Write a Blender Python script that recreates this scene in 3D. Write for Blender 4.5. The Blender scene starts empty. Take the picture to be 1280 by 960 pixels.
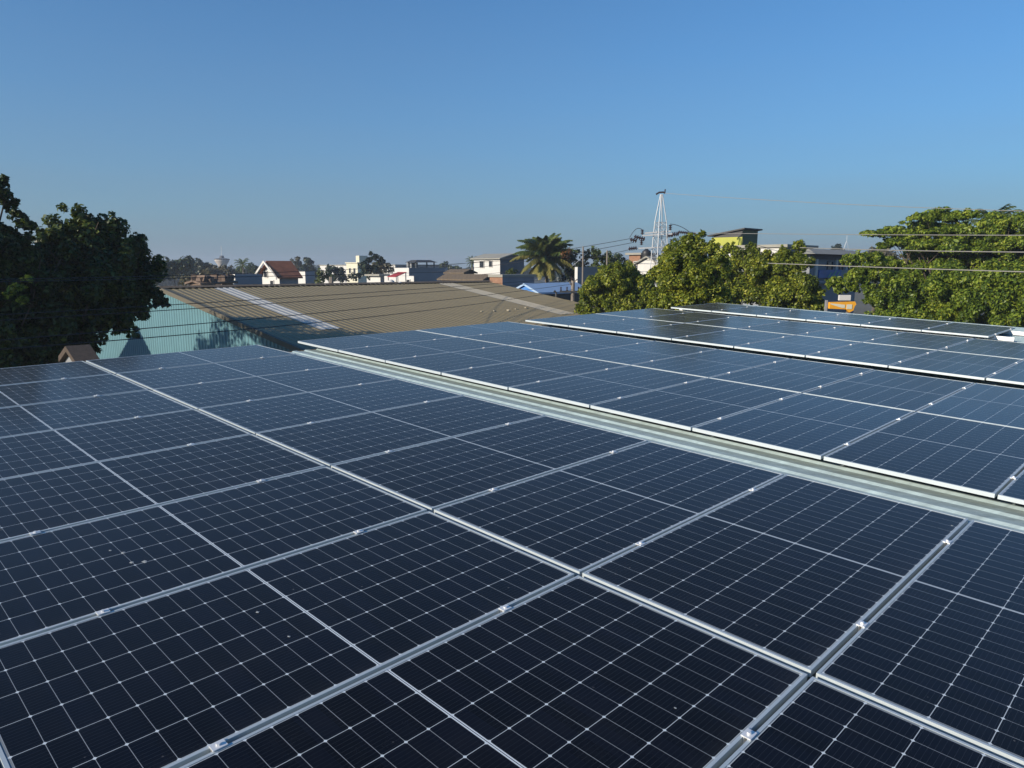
import bpy, math, random
import numpy as np
from mathutils import Vector, Matrix
R = math.radians
C = bpy.context.scene.collection
SC = bpy.context.scene

# ------------------------------------------------------------------ camera, sky, sun
H = 8.0                                   # eye height above the ground
PIT = R(9.166); F = 905.14
cam_d = bpy.data.cameras.new('camera'); cam = bpy.data.objects.new('camera', cam_d); C.objects.link(cam)
cam.location = (0, 0, H); cam.rotation_euler = (R(90) - PIT, 0, 0)
cam_d.sensor_width = 36; cam_d.lens = 36 * F / 1280; cam_d.clip_end = 9000; cam_d.clip_start = .05
SC.camera = cam
SUN_AZ, SUN_EL = R(-122), R(19)
W = bpy.data.worlds.new('World'); SC.world = W; W.use_nodes = True
nt = W.node_tree; bg = nt.nodes['Background']
sky = nt.nodes.new('ShaderNodeTexSky'); sky.sky_type = 'NISHITA'; sky.sun_disc = False
sky.sun_elevation = SUN_EL; sky.sun_rotation = SUN_AZ % (2 * math.pi)
sky.air_density = 1.0; sky.dust_density = 0.3; sky.ozone_density = 8.0; sky.altitude = 0
bg.inputs[1].default_value = .118
# low polluted air: the sky pales to a grey blue towards the horizon
tcw = nt.nodes.new('ShaderNodeTexCoord'); spw = nt.nodes.new('ShaderNodeSeparateXYZ'); nt.links.new(tcw.outputs['Generated'], spw.inputs[0])
def wm(op, a, b=None):
    n = nt.nodes.new('ShaderNodeMath'); n.operation = op
    for i, q in enumerate((a, b)):
        if q is None: continue
        if isinstance(q, (int, float)): n.inputs[i].default_value = q
        else: nt.links.new(q, n.inputs[i])
    return n.outputs[0]
mpw = nt.nodes.new('ShaderNodeMapping'); mpw.inputs['Scale'].default_value = (2.2, 2.2, 14); nt.links.new(tcw.outputs['Generated'], mpw.inputs[0])
cl = nt.nodes.new('ShaderNodeTexNoise'); cl.inputs['Scale'].default_value = 1.6; cl.inputs['Detail'].default_value = 5; nt.links.new(mpw.outputs[0], cl.inputs['Vector'])
hz = wm('MULTIPLY', wm('EXPONENT', wm('MULTIPLY', wm('MAXIMUM', spw.outputs[2], 0.), -4.6)), wm('ADD', .90, wm('MULTIPLY', cl.outputs['Fac'], .2)))
hz = wm('MINIMUM', hz, .96)
mxw = nt.nodes.new('ShaderNodeMix'); mxw.data_type = 'RGBA'; nt.links.new(hz, mxw.inputs[0]); tint = nt.nodes.new('ShaderNodeMix'); tint.data_type = 'RGBA'; tint.blend_type = 'MULTIPLY'; tint.inputs[0].default_value = 1.
nt.links.new(sky.outputs[0], tint.inputs[6]); tint.inputs[7].default_value = (.66, 1.04, 1.05, 1); nt.links.new(tint.outputs[2], mxw.inputs[6])
mxw.inputs[7].default_value = (1.50, 1.96, 2.50, 1); nt.links.new(mxw.outputs[2], bg.inputs[0])
sl = bpy.data.lights.new('sun', 'SUN'); sl.energy = 4.9; sl.angle = R(.5); sl.color = (1, .89, .74)
so = bpy.data.objects.new('sun', sl); C.objects.link(so)
sd = Vector((math.sin(SUN_AZ) * math.cos(SUN_EL), math.cos(SUN_AZ) * math.cos(SUN_EL), math.sin(SUN_EL)))
so.rotation_euler = sd.to_track_quat('Z', 'Y').to_euler(); so.location = (0, 0, 40)
SC.view_settings.view_transform = 'Standard'; SC.view_settings.look = 'None'
SC.view_settings.exposure = 0.34; SC.view_settings.gamma = 1.0
SC.render.engine = 'CYCLES'
SC.cycles.transparent_max_bounces = 16

# ------------------------------------------------------------------ geometry helpers
FW = Vector((0, math.cos(PIT), -math.sin(PIT))); UP = Vector((0, math.sin(PIT), math.cos(PIT))); RT = Vector((1, 0, 0))
def at(x, y, d):
    """world point at horizontal distance d along the sight line of a photo pixel"""
    v = FW + RT * ((x - 640) / F) + UP * ((480 - y) / F)
    v *= d / math.hypot(v.x, v.y)
    return Vector((v.x, v.y, v.z + H))
def gp(x, d):
    p = at(x, 334, d); return Vector((p.x, p.y, 0))
def zat(x, y, d): return at(x, y, d).z
def reach(c, dv, x):
    """how far to go from c along horizontal dv to come under photo column x"""
    c = Vector((c.x, c.y, 0)); g = lambda p: p.dot(RT) * F - (x - 640) * p.dot(FW)
    return -g(c) / g(dv)

class MB:
    def __init__(s): s.v = []; s.f = []; s.uv = None
    def add(s, vs, fs):
        n = len(s.v); s.v += [tuple(v) for v in vs]; s.f += [tuple(i + n for i in f) for f in fs]; return s
    def box(s, x0, x1, y0, y1, z0, z1, M=None):
        vs = [Vector((x, y, z)) for z in (z0, z1) for y in (y0, y1) for x in (x0, x1)]
        if M is not None: vs = [M @ v for v in vs]
        return s.add(vs, [(0, 2, 3, 1), (4, 5, 7, 6), (0, 1, 5, 4), (2, 6, 7, 3), (0, 4, 6, 2), (1, 3, 7, 5)])
    def prism(s, pts, dv):
        """polygon pts (list of Vector) swept by vector dv"""
        n = len(pts); vs = list(pts) + [p + dv for p in pts]
        fs = [tuple(range(n))[::-1], tuple(range(n, 2 * n))] + [(i, (i + 1) % n, n + (i + 1) % n, n + i) for i in range(n)]
        return s.add(vs, fs)
    def tube(s, pts, rs, n=8, cap=True):
        pts = [Vector(p) for p in pts]
        if not hasattr(rs, '__len__'): rs = [rs] * len(pts)
        base = len(s.v); prev = None
        for i, p in enumerate(pts):
            t = (pts[min(i + 1, len(pts) - 1)] - pts[max(i - 1, 0)]).normalized()
            a = prev if prev is not None else (Vector((1, 0, 0)) if abs(t.x) < .9 else Vector((0, 1, 0)))
            a = (a - t * a.dot(t)).normalized(); b = t.cross(a); prev = a
            for k in range(n):
                q = 2 * math.pi * k / n
                s.v.append(tuple(p + (a * math.cos(q) + b * math.sin(q)) * rs[i]))
        for i in range(len(pts) - 1):
            for k in range(n):
                k2 = (k + 1) % n; o = base + i * n
                s.f.append((o + k, o + k2, o + n + k2, o + n + k))
        if cap:
            s.f.append(tuple(base + k for k in range(n))[::-1]); o = base + (len(pts) - 1) * n
            s.f.append(tuple(o + k for k in range(n)))
        return s
    def lathe(s, prof, cx, cy, n=16):
        return s.tube([(cx, cy, z) for r, z in prof], [max(r, .001) for r, z in prof], n)
    def build(s, name, m, parent=None, smooth=False, M=None):
        me = bpy.data.meshes.new(name); me.from_pydata(s.v, [], s.f); me.update()
        if M is not None: me.transform(M)
        if smooth: me.polygons.foreach_set('use_smooth', [True] * len(me.polygons))
        me.materials.append(m)
        o = bpy.data.objects.new(name, me); C.objects.link(o)
        if parent is not None:
            o.parent = parent
            b = parent
            off = Vector((0, 0, 0))
            while b is not None: off += Vector(b.location); b = b.parent
            if not parent.get('_local'): me.transform(Matrix.Translation(-off))
        return o
def tag(o, label=None, cat=None, group=None, kind=None):
    if label: o['label'] = label
    if cat: o['category'] = cat
    if group: o['group'] = group
    if kind: o['kind'] = kind
    return o
def empty(name, loc, label=None, cat=None, group=None):
    o = bpy.data.objects.new(name, None); C.objects.link(o); o.location = loc; o.empty_display_size = .3
    return tag(o, label, cat, group)

# ------------------------------------------------------------------ materials
def mat(name, col, rough=.7, metal=0., var=.12, scale=3., bump=0., bscale=40., spec=.5, stretch=None):
    m = bpy.data.materials.new(name); m.use_nodes = True; t = m.node_tree; N = t.nodes; L = t.links
    b = N['Principled BSDF']; b.inputs['Roughness'].default_value = rough; b.inputs['Metallic'].default_value = metal
    b.inputs['Specular IOR Level'].default_value = spec
    g = N.new('ShaderNodeNewGeometry'); mp = N.new('ShaderNodeMapping'); L.new(g.outputs['Position'], mp.inputs[0])
    if stretch: mp.inputs['Rotation'].default_value = (0, 0, stretch[0]); mp.inputs['Scale'].default_value = stretch[1]
    n = N.new('ShaderNodeTexNoise'); n.inputs['Scale'].default_value = scale; n.inputs['Detail'].default_value = 6
    n.inputs['Roughness'].default_value = .65; L.new(mp.outputs[0], n.inputs['Vector'])
    mx = N.new('ShaderNodeMix'); mx.data_type = 'RGBA'; L.new(n.outputs['Fac'], mx.inputs[0])
    mx.inputs[6].default_value = (*[c * (1 - 2 * var) for c in col], 1); mx.inputs[7].default_value = (*[min(1, c * (1 + 2 * var)) for c in col], 1)
    L.new(mx.outputs[2], b.inputs['Base Color'])
    if bump:
        n2 = N.new('ShaderNodeTexNoise'); n2.inputs['Scale'].default_value = bscale; L.new(g.outputs['Position'], n2.inputs['Vector'])
        bp = N.new('ShaderNodeBump'); bp.inputs['Strength'].default_value = bump; bp.inputs['Distance'].default_value = .02
        L.new(n2.outputs['Fac'], bp.inputs['Height']); L.new(bp.outputs[0], b.inputs['Normal'])
    return m
def mnode(N, L, op, a, b=None, c=None):
    n = N.new('ShaderNodeMath'); n.operation = op
    for i, q in enumerate((a, b, c)):
        if q is None: continue
        if isinstance(q, (int, float)): n.inputs[i].default_value = q
        else: L.new(q, n.inputs[i])
    return n.outputs[0]

PW, PL, PUI = 1.134, 2.278, 1.154          # panel width, length and spacing
def cell_material():
    m = bpy.data.materials.new('solar_cells'); m.use_nodes = True; t = m.node_tree; N = t.nodes; L = t.links
    b = N['Principled BSDF']
    tc = N.new('ShaderNodeTexCoord'); sp = N.new('ShaderNodeSeparateXYZ'); L.new(tc.outputs['Object'], sp.inputs[0])
    oi = N.new('ShaderNodeObjectInfo')
    Mx = lambda op, a, b_=None, c=None: mnode(N, L, op, a, b_, c)
    px = .1835; x0 = (PW - 6 * px) / 2; py = .0925
    x, y = sp.outputs[0], sp.outputs[1]
    fx = Mx('FRACT', Mx('DIVIDE', Mx('SUBTRACT', x, x0), px))
    dx = Mx('MULTIPLY', Mx('SUBTRACT', .5, Mx('ABSOLUTE', Mx('SUBTRACT', fx, .5))), px)
    ym = Mx('ABSOLUTE', Mx('SUBTRACT', y, PL / 2)); yy = Mx('SUBTRACT', ym, .0065)
    fy = Mx('FRACT', Mx('DIVIDE', yy, py))
    dy = Mx('MULTIPLY', Mx('SUBTRACT', .5, Mx('ABSOLUTE', Mx('SUBTRACT', fy, .5))), py)
    lx = Mx('LESS_THAN', dx, .00125); ly = Mx('LESS_THAN', dy, .0009)
    dia = Mx('LESS_THAN', Mx('ADD', dx, dy), .0078)
    midw = Mx('MULTIPLY', Mx('LESS_THAN', ym, .0065), Mx('GREATER_THAN', ym, .0014))
    mid0 = Mx('LESS_THAN', ym, .0014)
    xe = Mx('GREATER_THAN', Mx('ABSOLUTE', Mx('SUBTRACT', x, PW / 2)), 3 * px)
    ye = Mx('GREATER_THAN', ym, .0065 + 12 * py)
    edge = Mx('MAXIMUM', xe, ye)
    lines = Mx('MAXIMUM', Mx('MAXIMUM', Mx('MULTIPLY', lx, .8), Mx('MULTIPLY', ly, .5)), dia)
    lines = Mx('MAXIMUM', lines, midw); lines = Mx('MULTIPLY', lines, Mx('SUBTRACT', 1, Mx('MULTIPLY', mid0, .8)))
    lines = Mx('MAXIMUM', lines, Mx('MULTIPLY', edge, .35))
    # ribbons along the length of each cell
    bb = Mx('FRACT', Mx('MULTIPLY', fx, 10)); bl = Mx('LESS_THAN', Mx('ABSOLUTE', Mx('SUBTRACT', bb, .5)), .035)
    # cell to cell tone
    cb = N.new('ShaderNodeCombineXYZ')
    L.new(Mx('FLOOR', Mx('DIVIDE', Mx('SUBTRACT', x, x0), px)), cb.inputs[0]); L.new(Mx('FLOOR', Mx('DIVIDE', y, py)), cb.inputs[1])
    L.new(Mx('MULTIPLY', oi.outputs['Random'], 91.), cb.inputs[2])
    wn = N.new('ShaderNodeTexWhiteNoise'); L.new(cb.outputs[0], wn.inputs['Vector'])
    c0 = N.new('ShaderNodeMix'); c0.data_type = 'RGBA'; L.new(wn.outputs['Value'], c0.inputs[0])
    c0.inputs[6].default_value = (.0014, .0020, .0040, 1); c0.inputs[7].default_value = (.0024, .0036, .0085, 1)
    c1 = N.new('ShaderNodeMix'); c1.data_type = 'RGBA'; L.new(Mx('MULTIPLY', bl, .10), c1.inputs[0]); L.new(c0.outputs[2], c1.inputs[6]); c1.inputs[7].default_value = (.16, .18, .21, 1)
    c2 = N.new('ShaderNodeMix'); c2.data_type = 'RGBA'; L.new(lines, c2.inputs[0]); L.new(c1.outputs[2], c2.inputs[6]); c2.inputs[7].default_value = (.60, .65, .67, 1)
    # dust: thin film and small spots
    g = N.new('ShaderNodeNewGeometry')
    n1 = N.new('ShaderNodeTexNoise'); n1.inputs['Scale'].default_value = 1.7; n1.inputs['Detail'].default_value = 8; n1.inputs['Roughness'].default_value = .7; L.new(g.outputs['Position'], n1.inputs['Vector'])
    v = N.new('ShaderNodeTexVoronoi'); v.inputs['Scale'].default_value = 13; L.new(g.outputs['Position'], v.inputs['Vector'])
    vs = N.new('ShaderNodeSeparateColor'); L.new(v.outputs['Color'], vs.inputs[0])
    spot = Mx('MULTIPLY', Mx('LESS_THAN', v.outputs['Distance'], Mx('MULTIPLY', vs.outputs[1], .085)), Mx('GREATER_THAN', vs.outputs[0], .62))
    spot = Mx('MULTIPLY', spot, Mx('MULTIPLY', vs.outputs[2], .28))
    edged = Mx('MULTIPLY', Mx('POWER', Mx('MAXIMUM', 0, Mx('DIVIDE', Mx('SUBTRACT', x, PW - .16), .16)), 3), Mx('MULTIPLY', Mx('POWER', n1.outputs['Fac'], 3), .14))
    film = Mx('MULTIPLY', Mx('POWER', n1.outputs['Fac'], 5), .06)
    c3 = N.new('ShaderNodeMix'); c3.data_type = 'RGBA'; L.new(Mx('ADD', Mx('ADD', film, edged), spot), c3.inputs[0]); L.new(c2.outputs[2], c3.inputs[6]); c3.inputs[7].default_value = (.42, .40, .36, 1)
    L.new(c3.outputs[2], b.inputs['Base Color'])
    b.inputs['Roughness'].default_value = .6; b.inputs['Specular IOR Level'].default_value = .0
    L.new(Mx('ADD', .8, Mx('MULTIPLY', oi.outputs['Random'], .2)), b.inputs['Coat Weight']); b.inputs['Coat IOR'].default_value = 1.23
    b.inputs['Sheen Weight'].default_value = .03; b.inputs['Sheen Roughness'].default_value = .45; b.inputs['Sheen Tint'].default_value = (.75, .85, 1, 1)
    L.new(Mx('ADD', .13, Mx('MULTIPLY', n1.outputs['Fac'], .08)), b.inputs['Coat Roughness'])
    b.inputs['Coat Tint'].default_value = (1, 1, 1, 1)
    n3 = N.new('ShaderNodeTexNoise'); n3.inputs['Scale'].default_value = 2.2; n3.inputs['Detail'].default_value = 2; L.new(g.outputs['Position'], n3.inputs['Vector'])
    bp = N.new('ShaderNodeBump'); bp.inputs['Strength'].default_value = .06; bp.inputs['Distance'].default_value = .006
    L.new(n3.outputs['Fac'], bp.inputs['Height']); L.new(bp.outputs[0], b.inputs['Coat Normal'])
    return m
def leaf_material(name, cols, trans=.3, rough=.45):
    m = bpy.data.materials.new(name); m.use_nodes = True; t = m.node_tree; N = t.nodes; L = t.links
    b = N['Principled BSDF']; out = N['Material Output']
    g = N.new('ShaderNodeNewGeometry'); r = N.new('ShaderNodeValToRGB'); e = r.color_ramp.elements
    e[0].color = (*cols[0], 1); e[1].color = (*cols[-1], 1)
    for i, c in enumerate(cols[1:-1]):
        q = e.new((i + 1) / (len(cols) - 1)); q.color = (*c, 1)
    n = N.new('ShaderNodeTexNoise'); n.inputs['Scale'].default_value = .9; L.new(g.outputs['Position'], n.inputs['Vector'])
    a = mnode(N, L, 'MULTIPLY_ADD', g.outputs['Random Per Island'], .75, -.02)
    L.new(mnode(N, L, 'ADD', a, mnode(N, L, 'MULTIPLY', mnode(N, L, 'SUBTRACT', n.outputs['Fac'], .35), .8)), r.inputs[0])
    L.new(r.outputs[0], b.inputs['Base Color']); b.inputs['Roughness'].default_value = rough; b.inputs['Specular IOR Level'].default_value = .35
    tr = N.new('ShaderNodeBsdfTranslucent')
    hs = N.new('ShaderNodeHueSaturation'); hs.inputs['Value'].default_value = 1.5; hs.inputs['Hue'].default_value = .485; L.new(r.outputs[0], hs.inputs['Color']); L.new(hs.outputs[0], tr.inputs[0])
    mx = N.new('ShaderNodeMixShader'); mx.inputs[0].default_value = trans
    L.new(b.outputs[0], mx.inputs[1]); L.new(tr.outputs[0], mx.inputs[2]); L.new(mx.outputs[0], out.inputs[0])
    return m
AZU = R(44.845)                                 # heading of the V axis (long side of the panels)
M_CELL = cell_material()
M_FRAME = mat('anodised_frame', (.50, .555, .57), .48, .3, .05, 5)
M_CLAMP = mat('clamp_metal', (.78, .78, .77), .35, .3, .04, 9)
M_RAIL = mat('rail_metal', (.7, .7, .68), .45, .3, .06, 4)
M_ROOF = mat('aged_roof_sheet', (.33, .42, .43), .55, .1, .24, 3.2, .1, 30, stretch=(AZU, (.25, 6, 1)))
M_OLIVE = mat('olive_roof_sheet', (.22, .177, .093), .6, 0, .15, .9, stretch=(AZU, (.4, 3, 1)))
M_SHEET = mat('translucent_roof_sheet', (.44, .43, .39), .5, 0, .16, 2.5)
M_SHEET2 = mat('yellowed_roof_sheet', (.40, .35, .25), .55, 0, .12, 2)
M_TEAL = mat('teal_wall_sheet', (.10, .215, .25), .5, 0, .09, 1.3)
M_DIRT = mat('ground_dirt', (.10, .09, .055), .95, 0, .3, .05)
M_ROAD = mat('asphalt', (.05, .05, .05), .9, 0, .15, 2)
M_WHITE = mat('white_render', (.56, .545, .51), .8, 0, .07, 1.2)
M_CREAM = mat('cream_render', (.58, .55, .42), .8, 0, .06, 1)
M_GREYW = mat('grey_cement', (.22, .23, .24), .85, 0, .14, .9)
M_DGREY = mat('dark_cement_and_shade', (.10, .11, .12), .85, 0, .14, .9)
M_BLUEG = mat('blue_grey_wall_and_shade', (.22, .235, .26), .8, 0, .12, .7)
M_DARK = mat('dark_roof_and_shade', (.05, .05, .05), .7, 0, .15, 2)
M_BROWN = mat('brown_roof', (.12, .09, .058), .85, 0, .35, 5)
M_TILE = mat('orange_clay_tile', (.27, .095, .042), .8, 0, .3, 1.6)
M_RED = mat('red_awning', (.32, .03, .03), .7, 0, .1, 2)
M_BLUE = mat('blue_metal_roof', (.33, .45, .60), .45, .1, .08, 1.5)
M_BLUEE = mat('bright_blue_trim', (.05, .19, .5), .5, 0, .08, 2)
M_GLASSW = mat('dark_window', (.02, .022, .025), .2, 0, .1, 2)
M_YG = mat('yellow_green_wall', (.36, .37, .05), .7, 0, .07, 1.5)
M_YG_SHADE = mat('yellow_green_wall_shade', (.10, .12, .05), .8, 0, .1, 1.5)  # darker copy of the yellow green, painted for the shaded side wall
M_BRICK = mat('raw_brick', (.26, .14, .085), .9, 0, .25, 5)
M_GREYR = mat('grey_fibre_roof', (.27, .26, .22), .85, 0, .15, 1)
M_BANNER = mat('blue_banner', (.01, .08, .30), .5, 0, .3, .9)
M_GREENP = mat('banner_print', (.05, .28, .18), .5, 0, .3, 3)
M_ORANGE = mat('orange_panel', (.72, .33, .02), .55, 0, .1, 2)
M_BLACK = mat('black_plastic', (.02, .021, .022), .5, 0, .1, 2)
M_STEEL = mat('galvanised_steel', (.42, .43, .44), .5, .25, .1, 3)
M_INSUL = mat('brown_porcelain', (.035, .018, .015), .3, 0, .2, 5)
M_CONC = mat('concrete_pole', (.20, .17, .14), .9, 0, .15, 3)
M_WIRE = mat('dark_cable', (.012, .012, .013), .6, 0, .1, 5)
M_WIREL = mat('pale_aluminium_cable', (.30, .28, .24), .5, .2, .1, 5)
M_BARK = mat('bark', (.09, .07, .05), .95, 0, .25, 4, .3, 12)
M_PBARK = mat('palm_bark', (.16, .13, .10), .95, 0, .25, 4)
M_RUST = mat('rusty_scrap', (.13, .09, .065), .9, 0, .5, 2.5)
M_DROP = mat('dropping', (.34, .35, .34), .9, 0, .1, 30)
M_TOWER = mat('tower_concrete', (.46, .42, .38), .8, 0, .08, .5)
L_DARK = leaf_material('dark_leaves', [(.012, .024, .006), (.030, .055, .012), (.055, .09, .018), (.17, .19, .035)], .25)
L_BUSH = leaf_material('mango_leaves', [(.02, .035, .006), (.09, .13, .014), (.23, .27, .026), (.46, .44, .06)], .35)
L_ALM = leaf_material('almond_leaves', [(.02, .04, .008), (.08, .135, .015), (.21, .28, .028), (.42, .44, .06)], .35)
L_FAR = leaf_material('far_leaves', [(.02, .04, .015), (.045, .065, .02), (.07, .09, .03)], .2)
L_FARD = leaf_material('far_dark_leaves', [(.015, .028, .014), (.03, .045, .02), (.045, .06, .03)], .2)
L_YEL = leaf_material('far_yellow_green_leaves', [(.04, .06, .015), (.08, .11, .02), (.13, .15, .03)], .3)
L_DRY = leaf_material('dry_leaves', [(.08, .07, .045), (.12, .11, .06), (.10, .10, .05)], .2)
L_ORG = leaf_material('orange_leaves', [(.02, .03, .008), (.10, .05, .012), (.30, .11, .02)], .3)
L_PALM = leaf_material('palm_fronds', [(.035, .06, .015), (.08, .12, .025), (.19, .20, .05)], .3)
L_PALMY = leaf_material('old_palm_fronds', [(.10, .11, .03), (.20, .19, .05), (.30, .26, .08)], .3)

# ------------------------------------------------------------------ the ground
g = MB(); n = 24; ringr = [0, 60, 300, 1500, 6000]
for r in ringr:
    for k in range(n): g.v.append((r * math.cos(2 * math.pi * k / n), r * math.sin(2 * math.pi * k / n), 0))
for i in range(len(ringr) - 1):
    for k in range(n):
        k2 = (k + 1) % n
        f = (i * n + k, (i + 1) * n + k, (i + 1) * n + k2, i * n + k2)
        g.f.append(f if i else (k, n + k, n + k2))
tag(g.build('ground', M_DIRT), kind='structure')

# ------------------------------------------------------------------ our own roof and its panels
Uv = Vector((math.cos(AZU) * math.cos(-.03994), -math.sin(AZU) * math.cos(-.03994), math.sin(-.03994)))
Vv = Vector((math.sin(AZU) * math.cos(.0130), math.cos(AZU) * math.cos(.0130), math.sin(.0130)))
Nv = Uv.cross(Vv).normalized(); Vv = Nv.cross(Uv)
OA = Vector((-5.3941, 9.0601, H - 1.1632))
MR = Matrix(((Uv.x, Vv.x, Nv.x, OA.x), (Uv.y, Vv.y, Nv.y, OA.y), (Uv.z, Vv.z, Nv.z, OA.z), (0, 0, 0, 1)))   # roof frame -> world
def corr(mb, a0, a1, b0, b1, z, pitch, h, axis, M=None, top=.35):
    """trapezoid ribbed sheet; profile runs along a, ribs along b. axis 'uv': a=y, b=x ; 'xy': a=x, b=y"""
    prof = []; a = a0
    while a < a1 - 1e-6:
        for fa, zz in ((0, 0), (1 - top - .16, 0), (1 - top - .06, h), (.94, h)):
            q = a + fa * pitch
            if q <= a1: prof.append((q, z + zz))
        a += pitch
    prof.append((a1, z))
    vs = []
    for bq in (b0, b1):
        for q, zz in prof:
            v = Vector((bq, q, zz)) if axis == 'uv' else Vector((q, bq, zz))
            vs.append(M @ v if M is not None else v)
    k = len(prof)
    fs = [(i, i + 1, k + i + 1, k + i) if axis != 'uv' else (i, k + i, k + i + 1, i + 1) for i in range(k - 1)]
    mb.add(vs, fs)
bld = empty('factory_building', (MR @ Vector((6, 5, 0))).xy.to_3d(), 'long low factory under the solar panels with pale ribbed metal roof showing in the gaps', 'building')
ROOF_D = -.135
rb = MB(); corr(rb, -7.0, 17.0, .18, 15.0, ROOF_D, .205, .017, 'uv', MR, .3)
rb.build('roof', M_ROOF, bld)
wl = MB(); loc = [MR @ Vector(q) for q in ((.35, -6.9, ROOF_D - .02), (14.9, -6.9, ROOF_D - .02), (14.9, 16.9, ROOF_D - .02), (.35, 16.9, ROOF_D - .02))]
for i in range(4):
    a, b = loc[i], loc[(i + 1) % 4]; wl.add([a, b, Vector((b.x, b.y, 0)), Vector((a.x, a.y, 0))], [(0, 1, 2, 3)])
wl.build('wall', M_GREYW, bld)
fl = MB()
for q in ((.10, .19),): fl.box(q[0], q[1], -7, 17, ROOF_D - .09, ROOF_D - .002, MR)
fl.build('roof_edge_trim', M_BROWN, bld)

rnd = random.Random(5)
def frame_mesh():
    m = MB(); t = .012; h = .030
    m.box(0, PW, 0, t, -h, 0); m.box(0, PW, PL - t, PL, -h, 0)
    m.box(0, t, t, PL - t, -h, 0); m.box(PW - t, PW, t, PL - t, -h, 0)
    return m
def panel_proto():
    r = empty('solar_panel', (0, 0, 0)); r['_local'] = 1
    frame_mesh().build('frame', M_FRAME, r)
    MB().add([(.012, .012, -.0016), (PW - .012, .012, -.0016), (PW - .012, PL - .012, -.0016), (.012, PL - .012, -.0016)], [(0, 1, 2, 3)]).build('glass', M_CELL, r)
    MB().box(.013, PW - .013, .013, PL - .013, -.008, -.004).build('backsheet', M_BLACK, r)
    for v in (.505, 1.79):
        c = MB(); w = .0175; x = PW + .010
        c.box(x - w, x + w, v - .024, v + .024, .0006, .0045)
        c.box(x - .0085, x - .006, v - .024, v + .024, -.028, .0008); c.box(x + .006, x + .0085, v - .024, v + .024, -.028, .0008)
        c.tube([(x, v, .0045), (x, v, .011)], .0075, 6)
        c.build('clamp', M_CLAMP, r)
    return r
PROTO = panel_proto(); first = [True]
def put_panel(u, v, label, group, i):
    if first[0]: o = PROTO; first[0] = False
    else:
        o = PROTO.copy(); C.objects.link(o)
        for ch in PROTO.children:
            c = ch.copy(); C.objects.link(c); c.parent = o
    J = Matrix.Rotation(R(rnd.uniform(-.04, .04)), 4, 'X') @ Matrix.Rotation(R(rnd.uniform(-.11, .11)), 4, 'Y')
    o.matrix_world = MR @ Matrix.Translation((u * PUI + .010 + rnd.uniform(-.0015, .0015), v + rnd.uniform(-.002, .002), rnd.uniform(-.0004, .0004))) @ J
    tag(o, label, 'solar panel', group)
ORD = ['first', 'second', 'third', 'fourth', 'fifth', 'sixth', 'seventh', 'eighth', 'ninth', 'tenth', 'eleventh', 'twelfth']
ROWS = [(-4.607, 6, 9, 'bottom corner row', 'panels of the bottom corner row'),
        (-2.297, 0, 10, 'full foreground row', 'panels of the foreground row'),
        (.017, 0, 11, 'row before the bare roof strip', 'panels of the row before the roof strip'),
        (2.948, 0, 10, 'row beyond the bare roof strip', 'panels of the row beyond the roof strip'),
        (5.246, 0, 10, 'second row beyond the bare roof strip', 'panels of the second row beyond the roof strip'),
        (8.022, 0, 9, 'front row of the third panel block', 'panels of the front row of the third block'),
        (10.320, 0, 9, 'back row of the third panel block', 'panels of the back row of the third block'),
        (13.233, 0, 6, 'farthest single row before the trees', 'panels of the farthest row')]
for (v, i0, i1, nm, grp) in ROWS:
    for i in range(i0, i1):
        k = i - i0
        where = (ORD[k] + ' from far left end') if i0 == 0 else (ORD[k] + ' from the left')
        put_panel(i + (.08 if v > 13 else 0), v, 'dark panel of the %s, %s' % (nm, where), grp, i)
for (v, i0, i1, nm, grp) in ROWS:
    for dv, s in ((.505, 'front'), (1.79, 'back')):
        m = MB(); e = 6.35 if v > 13 else i1
        ex = (.0 if s == 'front' else .28) if v > 13 else .1
        x0 = (i0 + .05) * PUI; x1 = (e + ex) * PUI
        m.box(x0, x1, v + dv - .02, v + dv + .02, -.070, -.032, MR); m.box(x0, x1, v + dv - .032, v + dv + .032, -.107, -.0705, MR)
        o = m.build('mounting_rail', M_RAIL)
        tag(o, 'aluminium rail under the %s edge of the %s' % (s, nm), 'rail', 'rails under the solar panels')
# dried droppings on the foreground panels
def plane_hit(x, y):
    d = FW + RT * ((x - 640) / F) + UP * ((480 - y) / F); o = OA - Vector((0, 0, H))
    t = o.dot(Nv) / d.dot(Nv); q = d * t - o; return q.dot(Uv), q.dot(Vv)
for (x, y, r, lab) in [(181, 702, .019, 'largest dried white bird dropping on a foreground panel'), (165, 703, .014, 'dried dropping just left of the largest one on the panel'),
                  (154, 691, .016, 'dried dropping at a cell line above the others on the panel'), (138, 688, .010, 'small dried dropping highest and leftmost on the panel'),
                  (322, 765, .010, 'grey dried dropping alone on the panel right of the others'), (361, 795.5, .008, 'faint dried dropping lower right on its own panel'),
                  (1190, 657, .008, 'white dried dropping beside the wide panel gap at right'), (844, 885, .006, 'tiny white speck of dropping on the lower right panel')]:
    u, v = plane_hit(x, y); m = MB(); k = 9; ra = random.Random(x)
    vs = [(0, 0, .0016)] + [(math.cos(6.283 * i / k) * r * ra.uniform(.6, 1.2), math.sin(6.283 * i / k) * r * ra.uniform(.4, .9), .0) for i in range(k)]
    m.add([MR @ (Vector(q) + Vector((u, v, 0))) for q in vs], [(0, 1 + i, 1 + (i + 1) % k) for i in range(k)])
    tag(m.build('bird_dropping', M_DROP), lab, 'dropping', 'dried droppings on the solar panels')

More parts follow.
